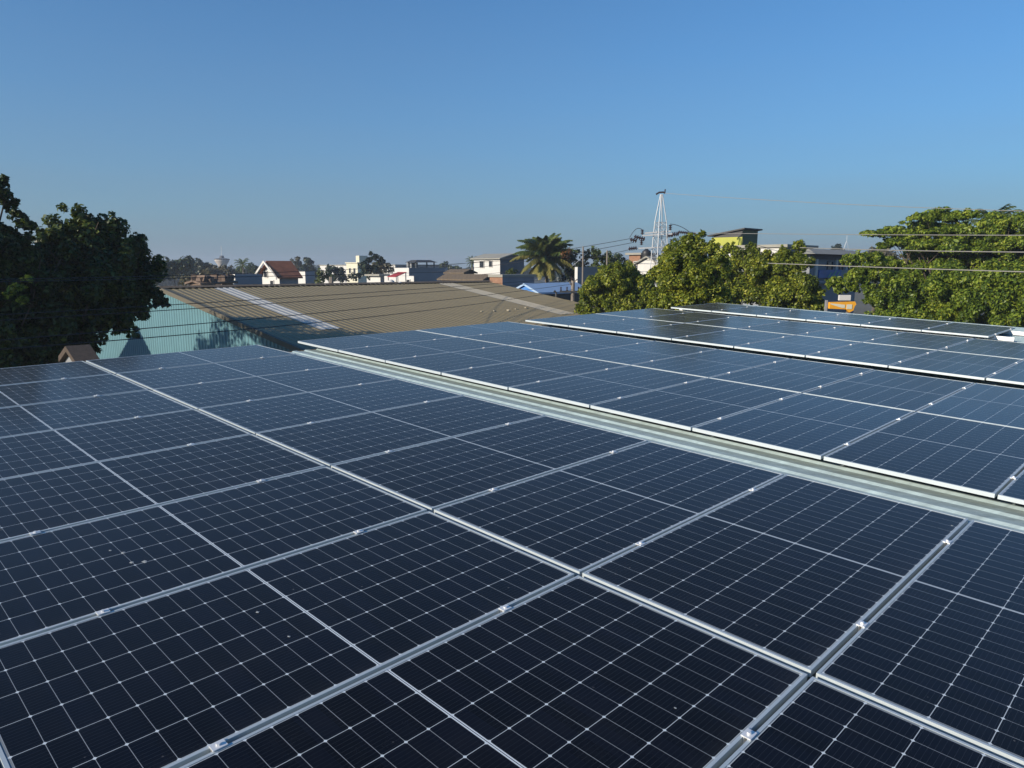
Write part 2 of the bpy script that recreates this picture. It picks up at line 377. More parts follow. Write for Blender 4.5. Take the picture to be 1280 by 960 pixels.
# ------------------------------------------------------------------ the olive-roofed warehouse
Uh = Vector((math.cos(AZU), -math.sin(AZU), 0)); Vh = Vector((math.sin(AZU), math.cos(AZU), 0)); Zh = Vector((0, 0, 1))
def frameM(o, x, y, z=None):
    z = z or x.cross(y)
    return Matrix(((x.x, y.x, z.x, o.x), (x.y, y.y, z.y, o.y), (x.z, y.z, z.z, o.z), (0, 0, 0, 1)))
RL = at(207, 360, 33); LEN = 17.9; SL = math.tan(R(8.3)); HW = 13.0
whs = empty('warehouse', (RL.x, RL.y, 0), 'warehouse with olive brown ribbed roof and teal corrugated gable wall', 'warehouse')
for sgn in (1, -1):
    ax = (Uh * sgn - Zh * SL).normalized()
    M = frameM(RL - Vh * .25, Vh, ax) if sgn == -1 else frameM(RL - Vh * .25, Vh, ax)
    m = MB(); wid = HW / math.cos(math.atan(SL))
    corr(m, 0, LEN + .5, 0, wid, 0, .26, (.015 if sgn == -1 else -.015), 'xy', M)
    m.build('roof', M_OLIVE, whs)
cap = MB()
cap.prism([RL + Uh * .28 - Zh * (.28 * SL - .055) - Vh * .3, RL + Zh * .085 - Vh * .3, RL - Uh * .28 - Zh * (.28 * SL - .055) - Vh * .3], Vh * (LEN + .6))
cap.build('ridge_cap', M_BROWN, whs)
# gable wall of ribbed teal sheet
gw = MB(); k = int(HW * 2 / .13); pitch = .26
xs = []; a = -HW + .25
while a < HW - .25:
    xs += [(a, 0), (a + .10, 0), (a + .13, -.03), (a + .23, -.03)]; a += .26
vs = []
for (a, dz) in xs:
    p = RL + Uh * a + Vh * (dz); top = RL.z - abs(a) * SL - .03
    vs += [Vector((p.x, p.y, 0)), Vector((p.x, p.y, top))]
gw.add(vs, [(2 * i, 2 * i + 2, 2 * i + 3, 2 * i + 1) for i in range(len(xs) - 1)])
gw.build('wall', M_TEAL, whs).name = 'gable_wall'
sw = MB()
for s in (-1, 1):
    p = RL + Uh * s * (HW - .3); q = p + Vh * LEN; t = RL.z - HW * SL - .02
    sw.add([Vector((p.x, p.y, 0)), Vector((q.x, q.y, 0)), Vector((q.x, q.y, t)), Vector((p.x, p.y, t))], [(0, 1, 2, 3)])
p0 = RL + Vh * LEN
sw.add([Vector(((p0 - Uh * (HW - .3)).x, (p0 - Uh * (HW - .3)).y, 0)), Vector(((p0 + Uh * (HW - .3)).x, (p0 + Uh * (HW - .3)).y, 0)), p0 + Uh * (HW - .3) - Zh * (HW * SL), p0 - Zh * .05, p0 - Uh * (HW - .3) - Zh * (HW * SL)], [(0, 1, 2, 3, 4)])
sw.build('wall', M_TEAL, whs)
ax = (Uh - Zh * SL).normalized()
def roofstrip(xa, xb, l0, l1, m_, mat_):
    m = MB(); M = frameM(RL - Vh * .25 + Zh * .018, Vh, ax)
    a0 = round(xa / .26) * .26; a1 = round(xb / .26) * .26
    corr(m, a0, a1, l0, l1, 0, .26, -.015, 'xy', M); m.build(m_, mat_, whs)
def vdist(x, y):           # distance along the ridge seen under pixel (x, y)
    return reach(RL, Vh, x)
roofstrip(vdist(268, 0), vdist(291, 0), .35, 9.0, 'translucent_sheet', M_SHEET)
roofstrip(vdist(548, 0), vdist(563, 0), .35, 9.2, 'translucent_sheet', M_SHEET2)
vg = MB(); vg.prism([RL - Vh * .28 + Uh * .0 + Zh * .05, RL - Vh * .28 + Uh * HW - Zh * (HW * SL - .05), RL - Vh * .28 + Uh * HW - Zh * (HW * SL + .12), RL - Vh * .28 - Zh * .12], Vh * .12)
vg.prism([RL - Vh * .28 + Zh * .05, RL - Vh * .28 - Uh * HW - Zh * (HW * SL - .05), RL - Vh * .28 - Uh * HW - Zh * (HW * SL + .12), RL - Vh * .28 - Zh * .12], Vh * .12)
vg.build('verge_trim', mat('verge_sheet', (.10, .088, .06), .7, 0, .15, 2), whs)
# litter on the warehouse roof
def olive_hit(x, y):
    d = FW + RT * ((x - 640) / F) + UP * ((480 - y) / F); n = Vh.cross(ax) if Vh.cross(ax).z > 0 else -Vh.cross(ax)
    o = RL - Vector((0, 0, H)); t = o.dot(n) / d.dot(n); return d * t + Vector((0, 0, H))
for (x, y, r, lab) in [(602, 390, .06, 'pale scrap of litter leftmost in the loose row on the olive roof'), (618, 389.5, .045, 'pale scrap second from left in the loose row on the olive roof'),
                       (635, 389, .06, 'pale scrap in the middle of the loose row on the olive roof'), (645, 387, .04, 'pale scrap second from right in the loose row on the olive roof'),
                       (657, 385.5, .055, 'pale scrap rightmost in the loose row on the olive roof')]:
    p = olive_hit(x, y); m = MB(); ra = random.Random(x)
    for q in range(3): m.box(-r * ra.uniform(.5, 1), r * ra.uniform(.5, 1), -r * .4, r * ra.uniform(.3, .7), .02, .04 + .03 * ra.random(), Matrix.Translation(p) @ Matrix.Rotation(ra.uniform(0, 3), 4, 'Z') @ Matrix.Rotation(ra.uniform(-.3, .3), 4, 'X'))
    tag(m.build('litter_scrap', M_SHEET2), lab, 'litter', 'pale scraps of litter on the olive roof')
p = at(494, 352.5, 38.5); m = MB()
m.lathe([(.0, p.z - .3), (.16, p.z - .28), (.24, p.z - .1), (.17, p.z + .05), (.06, p.z + .12)], p.x - .22, p.y, 9)
m.lathe([(.0, p.z - .3), (.18, p.z - .28), (.20, p.z - .12), (.12, p.z - .02), (.03, p.z + .02)], p.x + .2, p.y + .05, 9)
tag(m.build('white_sack', M_WHITE, smooth=True), 'lumpy white sack lying at the ridge of the olive roof', 'sack')

# ------------------------------------------------------------------ houses behind
def face_part(root, c, dv, nrm, s0, s1, z0, z1, m, name, th=.06, parent=None):
    """a thin plate on a facade: from c along dv s0..s1, z0..z1, standing th proud along nrm"""
    mb = MB(); a = c + dv * s0 + nrm * .004; b = c + dv * s1 + nrm * .004
    mb.prism([Vector((a.x, a.y, z0)), Vector((b.x, b.y, z0)), Vector((b.x, b.y, z1)), Vector((a.x, a.y, z1))], nrm * th)
    return mb.build(name, m, parent or root)
def house(xc, xl, xr, ytop, d, ml, mr, label, cat='house', name='house', roof='flat', roofm=None, wins=(), over=.25, rh=.9, group=None, zbase=0, rfl=None):  # right side often takes a darker material: its shade is in the colour
    c = gp(xc, d); a = -reach(c, Uh, xl); b = reach(c, Vh, xr); zt = zat(xc, ytop, d)
    root = empty(name, (c.x, c.y, 0), label, cat, group)
    P = lambda s, t, z: c - Uh * s + Vh * t + Zh * z
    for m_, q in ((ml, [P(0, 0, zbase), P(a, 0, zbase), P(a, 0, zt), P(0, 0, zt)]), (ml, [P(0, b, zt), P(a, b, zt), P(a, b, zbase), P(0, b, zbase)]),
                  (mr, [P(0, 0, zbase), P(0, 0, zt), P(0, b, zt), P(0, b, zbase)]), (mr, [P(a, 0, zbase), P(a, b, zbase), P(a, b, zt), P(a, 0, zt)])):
        MB().add(q, [(0, 1, 2, 3)]).build('wall', m_, root)
    o = over; R_ = MB()
    if roof == 'flat': R_.prism([P(-o, -o, zt), P(a + o, -o, zt), P(a + o, b + o, zt), P(-o, b + o, zt)], Zh * .18)
    elif roof == 'parapet':
        R_.prism([P(.0, .0, zt), P(a, 0, zt), P(a, b, zt), P(0, b, zt)], Zh * .02)
    elif roof == 'gable_v':      # ridge runs along V: gable faces the left front
        for pts in ([P(-o, -o, zt - .05), P(a / 2, -o, zt + rh), P(a / 2, -o, zt + rh + .12), P(-o, -o, zt + .07)], [P(a + o, -o, zt - .05), P(a / 2, -o, zt + rh), P(a / 2, -o, zt + rh + .12), P(a + o, -o, zt + .07)]):
            R_.prism(pts, Vh * (b + 2 * o))
        for q in (0, b): MB().add([P(0, q, zt), P(a, q, zt), P(a / 2, q, zt + rh)], [(0, 1, 2)]).build('gable', rfl or ml, root)
    elif roof == 'gable_u':
        for pts in ([P(-o, -o, zt - .05), P(-o, b / 2, zt + rh), P(-o, b / 2, zt + rh + .12), P(-o, -o, zt + .07)], [P(-o, b + o, zt - .05), P(-o, b / 2, zt + rh), P(-o, b / 2, zt + rh + .12), P(-o, b + o, zt + .07)]):
            R_.prism(pts, -Uh * (a + 2 * o))
        for q in (0, a): MB().add([P(q, .0, zt), P(q, b, zt), P(q, b / 2, zt + rh)], [(0, 1, 2)]).build('gable', rfl or mr, root)
    elif roof == 'hip':
        e = [P(-o, -o, zt), P(a + o, -o, zt), P(a + o, b + o, zt), P(-o, b + o, zt)]
        i = min(a, b) / 2
        r1, r2 = (P(i, b / 2, zt + rh), P(a - i, b / 2, zt + rh)) if a > b else (P(a / 2, i, zt + rh), P(a / 2, b - i, zt + rh))
        if a > b: R_.add(e + [r1, r2], [(0, 1, 5, 4), (1, 2, 5), (2, 3, 4, 5), (3, 0, 4), (0, 3, 2, 1)])
        else: R_.add(e + [r1, r2], [(0, 1, 4), (1, 2, 5, 4), (2, 3, 5), (3, 0, 4, 5), (0, 3, 2, 1)])
    R_.build('roof', roofm or mr, root)
    for (side, f0, f1, y0, y1) in wins:       # windows as fractions of the facade, heights in metres below the eave
        dv, nn, ln = (-Uh, -Vh, a) if side == 'L' else (Vh, Uh, b)
        w = face_part(root, c, dv, nn, f0 * ln, f1 * ln, zt - y1, zt - y0, M_GLASSW, 'window', .03)
        fr = MB()
        q = .05
        for (s0, s1, z0, z1) in ((f0 * ln - q, f1 * ln + q, zt - y1 - q, zt - y1), (f0 * ln - q, f1 * ln + q, zt - y0, zt - y0 + q), (f0 * ln - q, f0 * ln, zt - y1, zt - y0), (f1 * ln, f1 * ln + q, zt - y1, zt - y0)):
            A = c + dv * s0 + nn * .002; B = c + dv * s1 + nn * .002
            fr.prism([Vector((A.x, A.y, z0)), Vector((B.x, B.y, z0)), Vector((B.x, B.y, z1)), Vector((A.x, A.y, z1))], nn * .08)
        fr.build('frame', M_WHITE if side == 'L' else M_DGREY, w)
    return root, c, a, b, zt, P

# orange tiled house at left
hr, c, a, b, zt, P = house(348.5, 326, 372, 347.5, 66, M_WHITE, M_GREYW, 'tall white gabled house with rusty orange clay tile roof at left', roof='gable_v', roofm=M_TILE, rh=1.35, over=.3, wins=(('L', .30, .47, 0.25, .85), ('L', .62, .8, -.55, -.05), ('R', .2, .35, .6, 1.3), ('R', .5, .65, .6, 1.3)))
bb = MB()
for s in (-.5, a + .5):
    pass
bb.prism([P(-.5, -.5, zt - .13), P(a / 2, -.5, zt + 1.28), P(a / 2, -.5, zt + 1.5), P(-.5, -.5, zt + .08)], -Vh * .07)
bb.prism([P(a + .5, -.5, zt - .13), P(a / 2, -.5, zt + 1.28), P(a / 2, -.5, zt + 1.5), P(a + .5, -.5, zt + .08)], -Vh * .07)
bb.build('barge_board', M_WHITE, hr)
# white block with pavilion on its roof
hr, c, a, b, zt, P = house(511, 493, 556, 335, 82, M_WHITE, M_BLUEG, 'white walled block with long side greyed for shade and open dark pavilion on its roof', roof='parapet', cat='building', name='building', wins=(('R', .25, .3, 3.2, 4.2), ('R', .45, .5, 3.2, 4.2)))  # grey material on the right face carries its shade
for s in (-.6, .7):
    for t in (.5, 3.1): MB().box(-.07, .07, -.07, .07, 0, .62, Matrix.Translation(P(s, t, zt))).build('pavilion_post', M_DGREY, hr)
pv = MB(); A = [P(1.0 - 1.9, .2, zt + .62), P(2.0 - 1.0, .2, zt + .62), P(1.0, 3.4, zt + .62), P(-.9, 3.4, zt + .62)]; A2 = [P(-.4, .8, zt + .88), P(.5, .8, zt + .88), P(.5, 2.8, zt + .88), P(-.4, 2.8, zt + .88)]
pv.add(A + A2, [(0, 3, 2, 1), (4, 5, 6, 7), (0, 1, 5, 4), (1, 2, 6, 5), (2, 3, 7, 6), (3, 0, 4, 7)]); pv.build('pavilion_roof', M_DARK, hr)
pv = MB(); pv.box(-.9, .0, 0, .9, 0, .6, frameM(P(.3, .6, zt), Uh, Vh)); pv.build('pavilion_wall', M_GREYW, hr)
house(517, 499, 523, 345.2, 70, M_WHITE, M_GREYW, 'low white annex with a small dark opening before the shade-greyed block', roof='parapet', cat='annex', name='annex', wins=(('L', .25, .45, .35, .6),))
hr, c, a, b, zt, P = house(475, 462.5, 480, 345, 72, M_WHITE, M_GREYW, 'small white shed with flat pale slab roof left of red awning', roof='flat', roofm=M_GREYR, cat='shed', name='shed', over=.4)
p = gp(489, 66); z = zat(489, 345, 66); m = MB()
M = frameM(Vector((p.x, p.y, 0)), Uh, Vh)
m.prism([M @ Vector((-.65, 0, z - .1)), M @ Vector((.65, 0, z - .1)), M @ Vector((.65, 1.2, z + .3)), M @ Vector((-.65, 1.2, z + .3))], Zh * .05)
r = empty('awning', (p.x, p.y, 0), 'small red awning between the white shed and white annex', 'awning'); m.build('canopy', M_RED, r)
m = MB()
for s in (-.6, .6):
    for t in (.05, 1.1): m.box(s - .03, s + .03, t, t + .06, 0, z - .1 + .33 * t, M)
m.build('post', M_GREYW, r)
# big white house
hr, c, a, b, zt, P = house(625, 592.5, 655, 323.5, 88, M_WHITE, M_DGREY, 'two storey white house with side wall greyed for its shade beside the large coconut palm', roof='gable_u', roofm=M_GREYR, rh=.55, over=.35, wins=(('L', .60, .76, .25, 1.05), ('L', .28, .40, .25, .95)))  # dark grey of the side wall stands in for its shade
hr, c, a, b, zt, P = house(604, 552, 618, 350.5, 58, M_GREYW, M_DARK, 'low house with wide brown sagging roof just behind the olive ridge', roof='gable_u', roofm=M_BROWN, rh=.36, over=.3)
house(580, 559, 592, 341.5, 74, M_CREAM, M_DARK, 'small house with brown roof and cream wall behind the sagging roof', roof='gable_u', roofm=M_BROWN, rh=.28, over=.3)
house(628, 612, 668, 346.5, 50, M_BRICK, M_BLUEG, 'low grey block with brick end wall below the coconut palm', roof='flat', roofm=M_GREYR, cat='building', name='building', over=.08)
# blue roofed shed
hr, c, a, b, zt, P = house(673, 641, 735, 367, 44, M_BLUEE, M_DARK, 'shed with pale blue metal roof and bright blue gable end', roof='gable_v', roofm=M_BLUE, rh=.48, over=.15, cat='shed', name='shed', rfl=M_BLUEE)
# cream building far away
hr, c, a, b, zt, P = house(447, 433, 458, 329, 150, M_CREAM, M_CREAM, 'far cream building with stepped roof tower among trees', roof='flat', roofm=M_CREAM, cat='building', name='building', wins=(('L', .2, .35, 1, 2), ('L', .6, .75, 1, 2)), over=.2)
m = MB(); m.box(-.6, .6, 0, 2, 0, 1.5, frameM(P(.7, .5, zt), Uh, Vh)); m.build('stair_tower', M_CREAM, hr)
house(381, 369, 393, 339, 95, M_WHITE, M_BLUEG, 'small white block right of the orange tiled house', roof='parapet', cat='building', name='building')
house(494, 400, 560, 331.5, 190, M_WHITE, M_GREYW, 'long pale building far off behind the bushy palm', roof='flat', roofm=M_GREYR, cat='building', name='building')
house(293, 286, 327, 343, 56, M_WHITE, M_BLUEG, 'building with stained wall coloured blue grey for shade left of the orange tiled house', roof='parapet', cat='building', name='building')  # right wall coloured blue grey in place of the shade on it
hr, c, a, b, zt, P = house(722, 718.5, 790, 334, 52, M_WHITE, M_GREYW, 'grey block with white edge behind the utility pole', roof='parapet', cat='building', name='building')
hr, c, a, b, zt, P = house(800, 786, 818, 318.5, 66, M_BRICK, M_BRICK, 'raw brick building behind the lattice pylon', roof='flat', roofm=M_GREYR, cat='building', name='building', wins=(('L', .3, .5, .6, 1.3),))
house(822, 797, 845, 330, 58, M_WHITE, M_CREAM, 'white house with pale sheet roof at the foot of the pylon', roof='gable_v', roofm=M_GREYR, rh=.5)
# black water tank
p = gp(807.5, 60); zt = zat(807, 326, 60); r = empty('water_tank', (p.x, p.y, 0), 'black ribbed water tank on a stand beside the lattice pylon', 'water tank')
m = MB(); hh = zat(807, 311, 60) - zt
m.lathe([(0, zt), (.34, zt), (.36, zt + .1 * hh), (.345, zt + .25 * hh), (.36, zt + .3 * hh), (.345, zt + .5 * hh), (.36, zt + .55 * hh), (.345, zt + .72 * hh), (.33, zt + .8 * hh), (.16, zt + .93 * hh), (.12, zt + hh), (0, zt + hh)], p.x, p.y, 16); m.build('tank', M_BLACK, r, True)
m = MB()
for i in range(4): m.box(-.03, .03, -.03, .03, 0, zt, Matrix.Translation((p.x + (.25 if i & 1 else -.25), p.y + (.25 if i & 2 else -.25), 0)))
m.box(p.x - .35, p.x + .35, p.y - .35, p.y + .35, zt - .06, zt - .002); m.build('stand', M_STEEL, r)
# yellow-green building with a single pitch roof
hr, c, a, b, zt, P = house(926, 888, 945, 296, 60, M_YG, M_YG_SHADE, 'yellow green block with dark single pitch roof above the hedge trees', roof='parapet', cat='building', name='building', roofm=M_DARK)
m = MB(); zh = zat(926, 286.5, 60)
m.prism([P(-.25, -.2, zh), P(a + .3, -.2, zt + .1), P(a + .3, -.2, zt + .2), P(-.25, -.2, zh + .1)], Vh * (b + .5)); m.build('pitched_roof', M_DARK, hr)
m = MB(); m.add([P(0, 0, zt), P(0, b, zt), P(0, b, zh), P(0, 0, zh), P(a, 0, zt), P(a, b, zt)], [(0, 1, 2, 3), (1, 5, 2)]); m.build('upper_wall', M_YG_SHADE, hr)
m = MB(); m.add([P(0, .03, zt), P(0, .03, zh), P(a, .03, zt)], [(0, 1, 2)]); m.build('gap_shade_sheet', M_DARK, hr)  # near-black sheet stands in for the shade under the pitched roof
sr_, c, a, b, zt, P = house(980, 905, 1015, 309, 50, M_GREYW, M_GREYW, 'low pale walled building with flat grey roof edge behind the hedge', roof='flat', roofm=M_GREYR, cat='building', name='building', wins=(('L', .2, .3, .6, 1.4), ('L', .6, .7, .6, 1.4)))
face_part(sr_, c, -Uh, -Vh, 0, a, zt - .55, zt - .03, M_WHITE, 'fascia', .08)
# grey building with the blue banner
hr, c, a, b, zt, P = house(1012, 1002, 1071, 317.5, 47, M_GREYW, M_BLUEG, 'grey two storey building with blue banner on its balcony between the trees', roof='hip', roofm=M_GREYR, rh=.32, over=.5, cat='building', name='building', wins=(('R', .34, .44, .45, 1.5), ('R', .60, .66, .45, 1.5), ('R', .8, .88, .45, 1.5)))
for f0 in (.10, .50, .72): face_part(hr, c, Vh, Uh, f0 * b, (f0 + .03) * b, zt - 1.7, zt - .02, M_WHITE, 'pillar', .1)
face_part(hr, c, Vh, Uh, .0, b, zt - .28, zt - .01, M_DARK, 'eave_shade', .14).name = 'eave_shade_strip'  # dark strip painted in for the shade below the eave
bn = face_part(hr, c, Vh, Uh, .14 * b, .60 * b, zt - 1.42, zt - .93, M_BANNER, 'banner', .16)
z0, z1 = zt - 1.42, zt - .93
for (s, w, hh) in ((.30, .10, .30), (.38, .12, .42), (.47, .10, .34)):
    q = MB(); A = c + Vh * (s * b) + Uh * .17
    q.prism([Vector((A.x, A.y, z0 + .03)), Vector((A.x, A.y, z0 + .03)) + Vh * (w * b * .35), Vector((A.x, A.y, z0 + .03)) + Vh * (w * b) + Zh * hh, Vector((A.x, A.y, z0 + .03)) + Vh * (w * b * .75) + Zh * hh], Uh * .01)
    q.build('printed_shape', M_GREENP, bn)
face_part(hr, c, Vh, Uh, .60 * b, .99 * b, zt - 1.42, zt - .95, M_BLUEG, 'balcony_panel', .15)
face_part(hr, c, Vh, Uh, .0, b, zt - 1.75, zt - 1.60, M_GREYW, 'floor_slab', .35)
# orange sign
KD = 22.5; p = gp(1056, KD); zt = zat(1056, 376.5, KD); M = frameM(Vector((p.x, p.y, 0)), RT, Vector((0, 1, 0)))
r = empty('signboard', (p.x, p.y, 0), 'bright orange signboard with a small white board above it, behind the last panels', 'sign')
m = MB(); m.prism([M @ Vector(q) for q in ((-.34, 0, zt - .03), (.36, 0, zt - .01), (.40, 0, zt - .09), (.36, 0, zt - .14), (.33, 0, zt - .26), (.22, 0, zt - .32), (.12, 0, zt - .23), (-.34, 0, zt - .21))], Vector((0, .12, 0))); m.build('panel', M_ORANGE, r)
m = MB(); m.prism([M @ Vector(q) for q in ((-.34, -.012, zt - .06), (-.32, -.012, zt - .09), (.0, -.012, zt - .19), (.08, -.012, zt - .19), (.08, -.012, zt - .10))], Vector((0, .01, 0))); m.build('printed_shape', M_CREAM, r)
m = MB(); m.box(.13, .28, -.012, -.002, zt - .22, zt - .09, M); m.build('printed_square', M_CREAM, r)
m = MB(); m.box(-.08, .24, .02, .10, zt + .02, zt + .17, M); m.build('white_board', M_WHITE, r)
for x in (-.38, .22):
    MB().box(x - .03, x + .03, .13, .19, 0, zt + .02, M).build('post', M_GREYW, r)

# neighbours just outside the left edge: they cast the shade on the teal wall
# water tower
p = gp(278, 330); k = 330 / F; r = empty('water_tower', (p.x, p.y, 0), 'far flared concrete water tower with mast above the treeline', 'water tower')
zt = zat(278, 324.5, 330); zb = zat(278, 333, 330)
m = MB(); m.lathe([(0, 0), (1.2, 0), (1.2, zb - 1), (1.5, zb), (2.9, zt - .5), (2.9, zt)], p.x, p.y, 24); m.build('bowl', M_TOWER, r, False)
m = MB(); m.lathe([(3.1, zt), (3.2, zt + .25), (1.0, zt + .7), (.8, zt + 1.6), (0, zt + 1.7)], p.x, p.y, 24); m.build('cap', M_DGREY, r)
m = MB(); m.tube([(p.x, p.y, zt + 1.6), (p.x, p.y, zt + 5.5)], .09, 5); m.build('mast', M_STEEL, r)
# scrap sheds beyond the ridge
for (xc, xl, xr, yt, d, lab) in [(252, 236, 268, 355, 50, 'rusty lean-to with patched roof just beyond the olive ridge'), (276, 262, 290, 353.5, 54, 'rusty scrap shed nearer the shade-coloured wall')]:
    hr, c, a, b, zt, P = house(xc, xl, xr, yt, d, M_RUST, M_RUST, lab, roof='gable_v', roofm=M_RUST, rh=.12, cat='shed', name='shed', group='rusty sheds beyond the ridge')
    ra = random.Random(xc); m = MB()
    for q in range(14):
        w = ra.uniform(.15, .5); m.box(-w, w, -w * .5, w * .5, 0, ra.uniform(.05, .5), Matrix.Translation(P(ra.uniform(0, a), ra.uniform(0, b), zt + .1)) @ Matrix.Rotation(ra.uniform(0, 3), 4, 'Z') @ Matrix.Rotation(ra.uniform(-.5, .5), 4, 'X'))
    m.build('scrap', M_RUST, hr)
# tiled hut at lower left
hr, c, a, b, zt, P = house(88, 70, 106, 456, 17, M_GREYW, M_GREYW, 'low hut with weathered tile roof under the left tree', roof='gable_v', roofm=mat('old_clay_tile', (.065, .048, .036), .9, 0, .45, 14), rh=.22, over=.1, cat='hut', name='hut')

# ------------------------------------------------------------------ vegetation
def leaves_mesh(blobs, per, size, seed, flat=.0, fill=.25, droop=.2, sub=9, subr=.42):
    """blobs: (centre, rx, ry, rz). Each blob is covered with smaller clumps, each clump with single leaves."""
    rg = np.random.default_rng(seed); Vs = []
    for (cx, cy, cz, rx, ry, rz) in blobs:
        vol = (rx * ry * rz) ** (2 / 3.); ns = max(5, int(sub * 1.0))
        dirs = rg.normal(size=(ns, 3)); dirs /= np.linalg.norm(dirs, axis=1)[:, None]
        dirs[:, 2] = np.where(dirs[:, 2] < -.5, -dirs[:, 2] * .5, dirs[:, 2])
        cc = np.array([cx, cy, cz]) + dirs * np.array([rx, ry, rz]) * (rad := rg.uniform(.35, 1.06, (ns, 1)))
        cr = np.array([rx, ry, rz]) * subr
        for j in range(ns):
            s = rg.uniform(.8, 1.2) * (1.3 - .75 * rad[j, 0] ** 2); n = max(6, int(per * s * s * vol))
            d = rg.normal(size=(n, 3)); d /= np.linalg.norm(d, axis=1)[:, None]
            rr = rg.uniform(fill, 1.0, (n, 1)) ** .45
            pos = cc[j] + d * cr * s * rr
            if flat: pos[:, 2] = cc[j][2] + (pos[:, 2] - cc[j][2]) * (1 - flat)
            nrm = d * .8 + rg.normal(size=(n, 3)) * .55 + np.array([0, 0, .65]); nrm /= np.linalg.norm(nrm, axis=1)[:, None]
            ax_ = rg.normal(size=(n, 3)) + d * .8 - np.array([0, 0, droop]); ax_ -= nrm * (ax_ * nrm).sum(1)[:, None]; ax_ /= np.linalg.norm(ax_, axis=1)[:, None]
            sd_ = np.cross(nrm, ax_); L_ = size * rg.uniform(.6, 1.3, (n, 1)); w = L_ * .27
            a = pos - ax_ * L_ * .5; b = pos + ax_ * L_ * .5 - nrm * L_ * .12
            c = pos + sd_ * w + nrm * L_ * .05; e = pos - sd_ * w + nrm * L_ * .05
            Vs.append(np.stack([a, c, b, e], 1).reshape(-1, 3))
    V = np.concatenate(Vs); nq = len(V) // 4
    me = bpy.data.meshes.new('crown'); me.vertices.add(len(V)); me.vertices.foreach_set('co', V.astype(np.float32).ravel())
    me.loops.add(nq * 4); me.loops.foreach_set('vertex_index', np.arange(nq * 4, dtype=np.int32))
    me.polygons.add(nq); me.polygons.foreach_set('loop_start', np.arange(nq, dtype=np.int32) * 4)
    try: me.polygons.foreach_set('loop_total', np.full(nq, 4, dtype=np.int32))
    except Exception: pass
    me.update(calc_edges=True); me.validate()
    return me, nq
TOT = [0]
def tree(name, label, d, blobs, leafm, size=.16, per=60, group=None, cat='tree', depth=1., flat=0., trunk=.16, zf=None, seed=1, tx=None, sub=9, subr=.42, fill=.25, droop=.2, limbs=True, crown='crown', zs=1.):
    """blobs in photo pixels (x, y, r[, depth offset m[, vertical squash]]) at distance d"""
    ra = random.Random(seed); k = d / F; bl = []
    for q in blobs:
        x, y, r = q[:3]; dd = (q[3] if len(q) > 3 else 0) + ra.uniform(-.15, .15) * r * k * depth
        sq = q[4] if len(q) > 4 else 1.
        p = at(x, y, d + dd); kk = (d + dd) / F
        bl.append((p.x, p.y, p.z, r * kk, r * kk * depth, r * kk * sq * zs))
    cx = sum(b[0] for b in bl) / len(bl) if tx is None else gp(tx, d).x
    cy = sum(b[1] for b in bl) / len(bl) if tx is None else gp(tx, d).y
    root = empty(name, (cx, cy, 0), label, cat, group)
    me, nq = leaves_mesh(bl, per, size, seed, flat, fill, droop, sub, subr); TOT[0] += nq
    me.transform(Matrix.Translation((-cx, -cy, 0))); me.materials.append(leafm)
    o = bpy.data.objects.new(crown, me); C.objects.link(o); o.parent = root
    zmin = min(b[2] - b[5] * .3 for b in bl); zf = zf or max(1., zmin * .75)
    t = MB(); lean = ra.uniform(-.15, .15)
    t.tube([(cx, cy, -.1), (cx + lean * .4, cy, zf * .4), (cx + lean, cy + .1, zf)], [trunk * 1.35, trunk, trunk * .8], 9)
    t.build('trunk', M_BARK, root, True)
    if limbs:
        lm = MB()
        for b in bl:
            if b[3] < 15 * k: continue
            e = Vector((b[0], b[1], b[2])); s = Vector((cx + lean, cy + .1, zf * ra.uniform(.88, .995))); mid = s.lerp(e, .5) + Vector((ra.uniform(-.15, .15), ra.uniform(-.15, .15), -.1 * (e - s).length + .2))
            lm.tube([s, mid, e], [trunk * .34, trunk * .22, trunk * .1], 6, False)
            for q in range(3):
                e2 = e + Vector((ra.uniform(-1, 1) * b[3], ra.uniform(-1, 1) * b[4], ra.uniform(-.3, 1) * b[5])) * .8
                lm.tube([mid.lerp(e, .6), e2], [trunk * .16, trunk * .05], 5, False)
        lm.build('limb', M_BARK, root, True)
    return root

# left: dark broad-leaved trees
tree('shade_tree', 'dark rounded tree with overhanging right branch before the teal wall', 22.5, [(100, 305, 38), (140, 315, 38, .3), (118, 290, 26), (78, 325, 34, -.3), (165, 345, 34), (120, 350, 48, -.5), (80, 375, 42), (135, 392, 34), (160, 385, 28, .3), (186, 368, 15, .2), (202, 378, 9, .2), (155, 412, 15), (60, 410, 40, .4), (100, 415, 30), (105, 275, 14), (170, 310, 16), (190, 345, 12), (75, 430, 34), (40, 440, 34, .5), (108, 432, 14), (150, 365, 30), (120, 400, 26), (60, 345, 30, .6), (60, 470, 40, .5)],
     L_DARK, .14, 250, zf=6.5, seed=3, trunk=.2, sub=24, subr=.29, tx=85)
tree('shade_tree', 'taller dark tree cut by the left edge with open upper branches', 21, [(2, 229, 8), (4, 245, 9), (-16, 240, 20), (14, 256, 8, .2), (20, 268, 8), (30, 280, 9), (38, 284, 6), (-14, 290, 18), (8, 290, 8), (18, 308, 16), (34, 300, 8), (42, 324, 9), (0, 335, 34), (40, 355, 34), (-40, 330, 55), (-70, 290, 40), (20, 395, 42), (-30, 405, 55), (55, 400, 30, .3), (35, 430, 26), (-90, 400, 60), (0, 450, 40), (-60, 460, 50), (10, 320, 24), (60, 450, 26)],
     L_DARK, .14, 250, seed=4, trunk=.22, sub=24, subr=.29, tx=-20)
